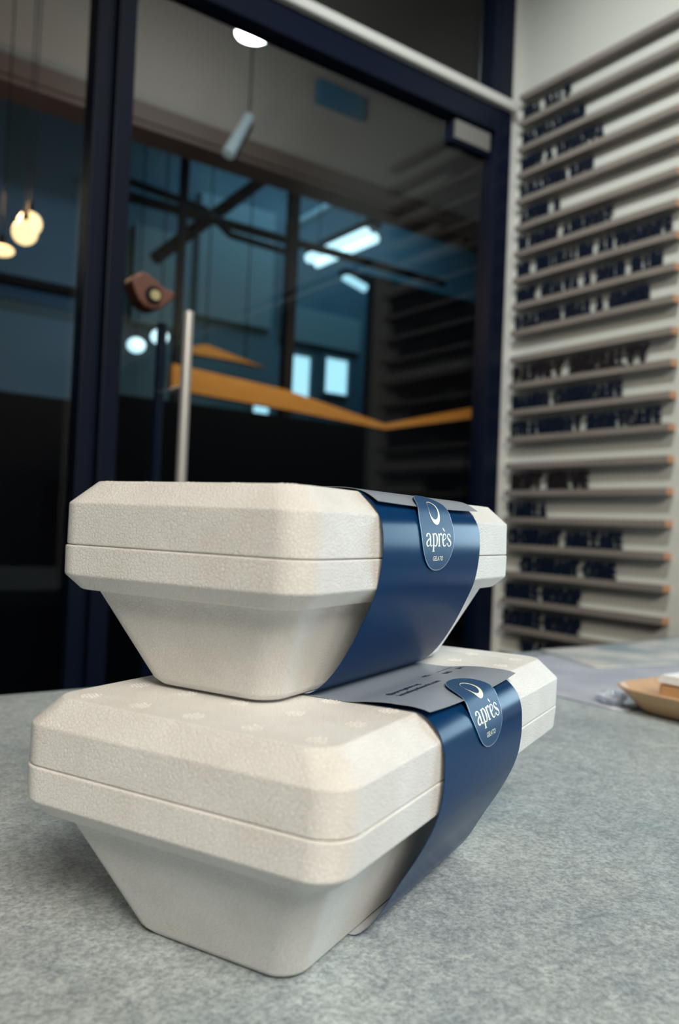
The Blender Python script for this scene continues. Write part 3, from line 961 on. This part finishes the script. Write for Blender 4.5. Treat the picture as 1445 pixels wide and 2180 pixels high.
# ceiling downlight in front of the bulkhead
dlm = empty('downlight', (-0.127, 1.2, 2.880))
tag(dlm, 'round warm ceiling downlight glowing above the door', 'downlight')
MB().lathe([(0.062, 0.0), (0.066, 0.012), (0.052, 0.05), (0.02, 0.10)], (0, 0, 0), 28).build('housing', M['white'], dlm, True)
MB().lathe([(0.040, -0.004), (0.046, 0.0)], (0, 0, 0), 28).build('lens', M['spotface'], dlm, True)
MB().tube((0, 0, 0.10), (0, 0, 1.72), 0.006, 8).build('stem', M['dark'], dlm, True)
sp = bpy.data.lights.new('downlight_beam', 'POINT')
sp.energy = 12; sp.color = (0.95, 1.0, 0.97); sp.shadow_soft_size = 0.04
spo = bpy.data.objects.new('downlight_beam', sp); COL.objects.link(spo)
spo.location = (-0.127, 1.2, 2.82)

# pendant bulbs seen through the left pane
for i, (x, y, z, lab) in enumerate(((-0.868, 1.2, 1.995, 'highest of the three warm pendant bulbs in the left pane'),
                                    (-0.905, 1.10, 1.930, 'middle one of the three warm pendant bulbs in the left pane'),
                                    (-0.945, 1.2, 1.893, 'lowest warm pendant bulb, cut by the left picture edge'))):
    p = empty('pendant_lamp', (x, y, z))
    tag(p, lab, 'pendant lamp', 'warm bulbs hanging beyond the left pane')
    r = 0.036
    k = 0.45 if i == 2 else 1.0
    MB().lathe([(r * math.sin(math.pi * j / 12) + 1e-4, -r * k * math.cos(math.pi * j / 12)) for j in range(13)], (0, 0, 0), 24).build('bulb', M['bulb'], p, True)
    MB().tube((0, 0, r * k), (0, 0, r * k + 0.03), 0.010, 12, 0.008).build('socket', M['dark'], p, True)
    MB().tube((0, 0, r * k + 0.03), (0, 0, 4.6 - z), 0.002, 6).build('cord', M['dark'], p)

pl = bpy.data.lights.new('pendant_glow', 'POINT'); pl.energy = 8.0; pl.color = (1.0, 0.55, 0.25); pl.shadow_soft_size = 0.05
plo = bpy.data.objects.new('pendant_glow', pl); COL.objects.link(plo); plo.location = (-0.95, 1.25, 2.06)

# fluorescent fittings
fl = empty('fluorescent_lamp', (1.825, 3.38, 3.125))
tag(fl, 'long bright fluorescent tube lamp running away across the corridor', 'lamp')
MB().tube((-0.045, -0.36, 0), (-0.045, 0.36, 0), 0.036, 18).build('tube', M['tube'], fl, True)
MB().tube((0.045, -0.34, -0.01), (0.045, 0.38, -0.01), 0.036, 18).build('tube', M['tube'], fl, True)
MB().box((-0.05, -0.40, 0.04), (0.05, 0.40, 0.09)).build('housing', M['dark'], fl)
for yy in (-0.3, 0.3): MB().tube((0, yy, 0.09), (0, yy, 4.6 - 3.125), 0.004, 6).build('hanger', M['dark'], fl)
f2 = empty('fluorescent_lamp', (2.12, 3.6, 2.985))
tag(f2, 'short dim fluorescent tube lamp just below the long one', 'lamp')
MB().tube((-0.10, 0, 0.02), (0.10, 0, -0.03), 0.030, 16).build('tube', M['litpane'], f2, True)
MB().box((-0.13, -0.04, 0.03), (0.13, 0.04, 0.07)).build('housing', M['dark'], f2)
MB().tube((0, 0, 0.07), (0, 0, 4.6 - 2.985), 0.004, 6).build('hanger', M['dark'], f2)

gl = empty('reflection_streak', (0.19, 1.9, 2.87))  # lamp reflection in the door glass, built as a faintly glowing tube
tag(gl, 'slanted, faintly glowing streak standing in for a lamp reflection in the door glass', 'lamp')
MB().tube((-0.045, 0, -0.10), (0.055, 0, 0.11), 0.030, 18, 0.022).build('streak_body', mat('streak_glow', (0.4, 0.45, 0.45), 0.3, emit=((0.60, 0.74, 0.78), 0.14)), gl, True)
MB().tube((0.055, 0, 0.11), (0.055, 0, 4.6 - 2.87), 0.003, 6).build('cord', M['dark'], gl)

# dark steel columns
for x, y, hw, lab in ((0.245, 2.6, 0.020, 'slim dark steel column behind the steel door pull'), (0.932, 2.6, 0.030, 'dark steel column behind the middle of the door'),
                      (-0.09, 2.6, 0.022, 'dark steel column close to the black door post')):
    c_ = empty('steel_column', (x, y, 0))
    tag(c_, lab, 'column')
    MB().box((-hw, -hw, 0.012), (hw, hw, 4.58)).build('shaft', M['dark'], c_, bevel=0.003)
    MB().box((-hw - .04, -hw - .04, 0.0), (hw + .04, hw + .04, 0.012)).build('base_plate', M['frame'], c_)

# beams in the corridor
for pts_, r_, lab in (([(-0.10, 2.9, 2.86), (2.4, 2.9, 2.88)], 0.028, 'horizontal dark steel beam across the corridor below the bulkhead'),
                     ([(0.34, 3.2, 2.657), (1.126, 3.2, 3.412)], 0.040, 'thick dark diagonal brace rising behind the slim column'),
                     ([(0.088, 3.0, 2.99), (0.558, 3.0, 2.955), (0.734, 3.0, 2.845), (1.144, 3.0, 2.835)], 0.022, 'bent dark pipe sagging between the columns'),
                     ([(-2.2, 2.8, 2.245), (-0.05, 2.8, 2.245)], 0.030, 'dark horizontal pipe on the slate blue partition')):
    bm_ = MB()
    for a, b in zip(pts_, pts_[1:]):
        bm_.tube(a, b, r_, 10)
    tag(bm_.build('steel_beam', M['dark'], None, True), lab, 'beam')
tag(MB().tube((1.707, 3.95, 3.381), (3.29, 3.95, 4.60), 0.035, 12).build('air_duct', M['tealpanel'], None, True), 'pale teal air duct rising away above the bright tube lamp', 'duct')

# lit shop windows on the far wall
for (x0, x1, z0, z1, lab) in ((2.13, 2.37, 2.22, 2.58, 'taller lit window pane in the far teal wall'), (2.54, 2.78, 2.30, 2.61, 'shorter lit window pane beside the taller one'),
                              (1.82, 1.97, 2.02, 2.17, 'small square lit window low on the far wall')):
    o = empty('shop_window', ((x0 + x1) / 2, 4.58, z0))
    tag(o, lab, 'window')
    hw = (x1 - x0) / 2; hh = z1 - z0
    MB().box((-hw, 0, 0), (hw, 0.015, hh)).build('pane', M['litpane'], o)
    fr = MB()
    for a, b in (((-hw - .02, -0.02, -.02), (-hw, 0.018, hh + .02)), ((hw, -0.02, -.02), (hw + .02, 0.018, hh + .02)), ((-hw, -0.02, -.02), (hw, 0.018, 0)), ((-hw, -0.02, hh), (hw, 0.018, hh + .02))):
        fr.box(a, b)
    fr.build('window_frame', M['tealpanel'], o)

# pale teal cladding panels on the far wall
for i, (x0, x1, z0, z1, lab) in enumerate(((1.25, 1.95, 2.75, 3.75, 'pale teal cladding panel behind the middle column'), (0.72, 1.18, 2.60, 3.35, 'pale teal cladding panel behind the slim column'),
                                           (2.05, 2.9, 2.70, 3.0, 'low wide pale teal cladding panel under the bright tube'))):
    o = MB().box((x0, 4.555, z0), (x1, 4.599, z1)).build('cladding_panel', M['tealpanel'], None, bevel=0.005)
    tag(o, lab, 'panel')

# two round cool lamps near the door pull
for x, z, lab in ((-0.014, 1.965, 'left of two round cool lamps beside the steel pull'), (0.108, 2.029, 'right of two round cool lamps beside the steel pull')):
    o = empty('globe_lamp', (x, 2.5, z))
    tag(o, lab, 'lamp')
    MB().lathe([(0.045 * math.sin(math.pi * j / 12) + 1e-4, -0.038 * math.cos(math.pi * j / 12)) for j in range(13)], (0, 0, 0), 24).build('globe', M['tube'], o, True)
    MB().tube((0, 0, 0.036), (0, 0, 4.6 - z), 0.004, 8).build('rod', M['dark'], o)

# reflection of a lit wood counter edge, built as amber boards (an L with its corner behind the right of the door)
YC = 2.3
cn = empty('reflected_counter_edge', (0.8, YC, 1.70))
tag(cn, 'long bent amber boards standing in for a lit counter edge reflected in the door glass', 'reflected_edge')
MB().prism([(x - 0.8, 0, z - 1.70) for x, z in ((0.100, 1.862), (0.143, 1.859), (0.757, 1.821), (1.442, 1.711), (1.444, 1.681), (0.762, 1.715), (0.149, 1.735), (0.100, 1.738))][::-1], (0, 0.05, 0)).build('edge_board', M['reflected_edge'], cn)
MB().prism([(x - 0.8, 0, z - 1.70) for x, z in ((1.442, 1.711), (2.15, 1.894), (2.154, 1.828), (1.444, 1.681))][::-1], (0, 0.05, 0)).build('edge_board', M['reflected_edge'], cn)
MB().box((-1.05, 0.01, -1.70), (1.35, 0.20, -0.02)).build('kiosk_body', M['kiosk'], cn)
c2 = empty('reflected_counter_edge', (0.6, 2.8, 2.05))
tag(c2, 'short pointed amber board above the long ones, standing in for the same reflection', 'reflected_edge')
MB().prism([(x - 0.6, 0, z - 2.05) for x, z in ((0.387, 2.072), (0.516, 2.107), (0.907, 2.031), (0.701, 2.041), (0.389, 2.04))][::-1], (0, 0.05, 0)).build('edge_board', M['reflected_edge'], c2)
for xx in (-0.08, 0.18): MB().tube((xx, 0.025, 0.02), (xx, 0.025, 4.6 - 2.05), 0.004, 6).build('hanger', M['dark'], c2)
cl = bpy.data.lights.new('reflected_edge_light', 'AREA'); cl.shape = 'RECTANGLE'; cl.size = 2.0; cl.size_y = 0.1; cl.energy = 11; cl.color = (1.0, 0.72, 0.36)
clo = bpy.data.objects.new('reflected_edge_light', cl); COL.objects.link(clo)  # warm light added only to brighten the amber boards
clo.location = (1.0, 1.7, 2.3); clo.rotation_euler = Vector((0, 0.7, -0.6)).to_track_quat('-Z', 'Y').to_euler()
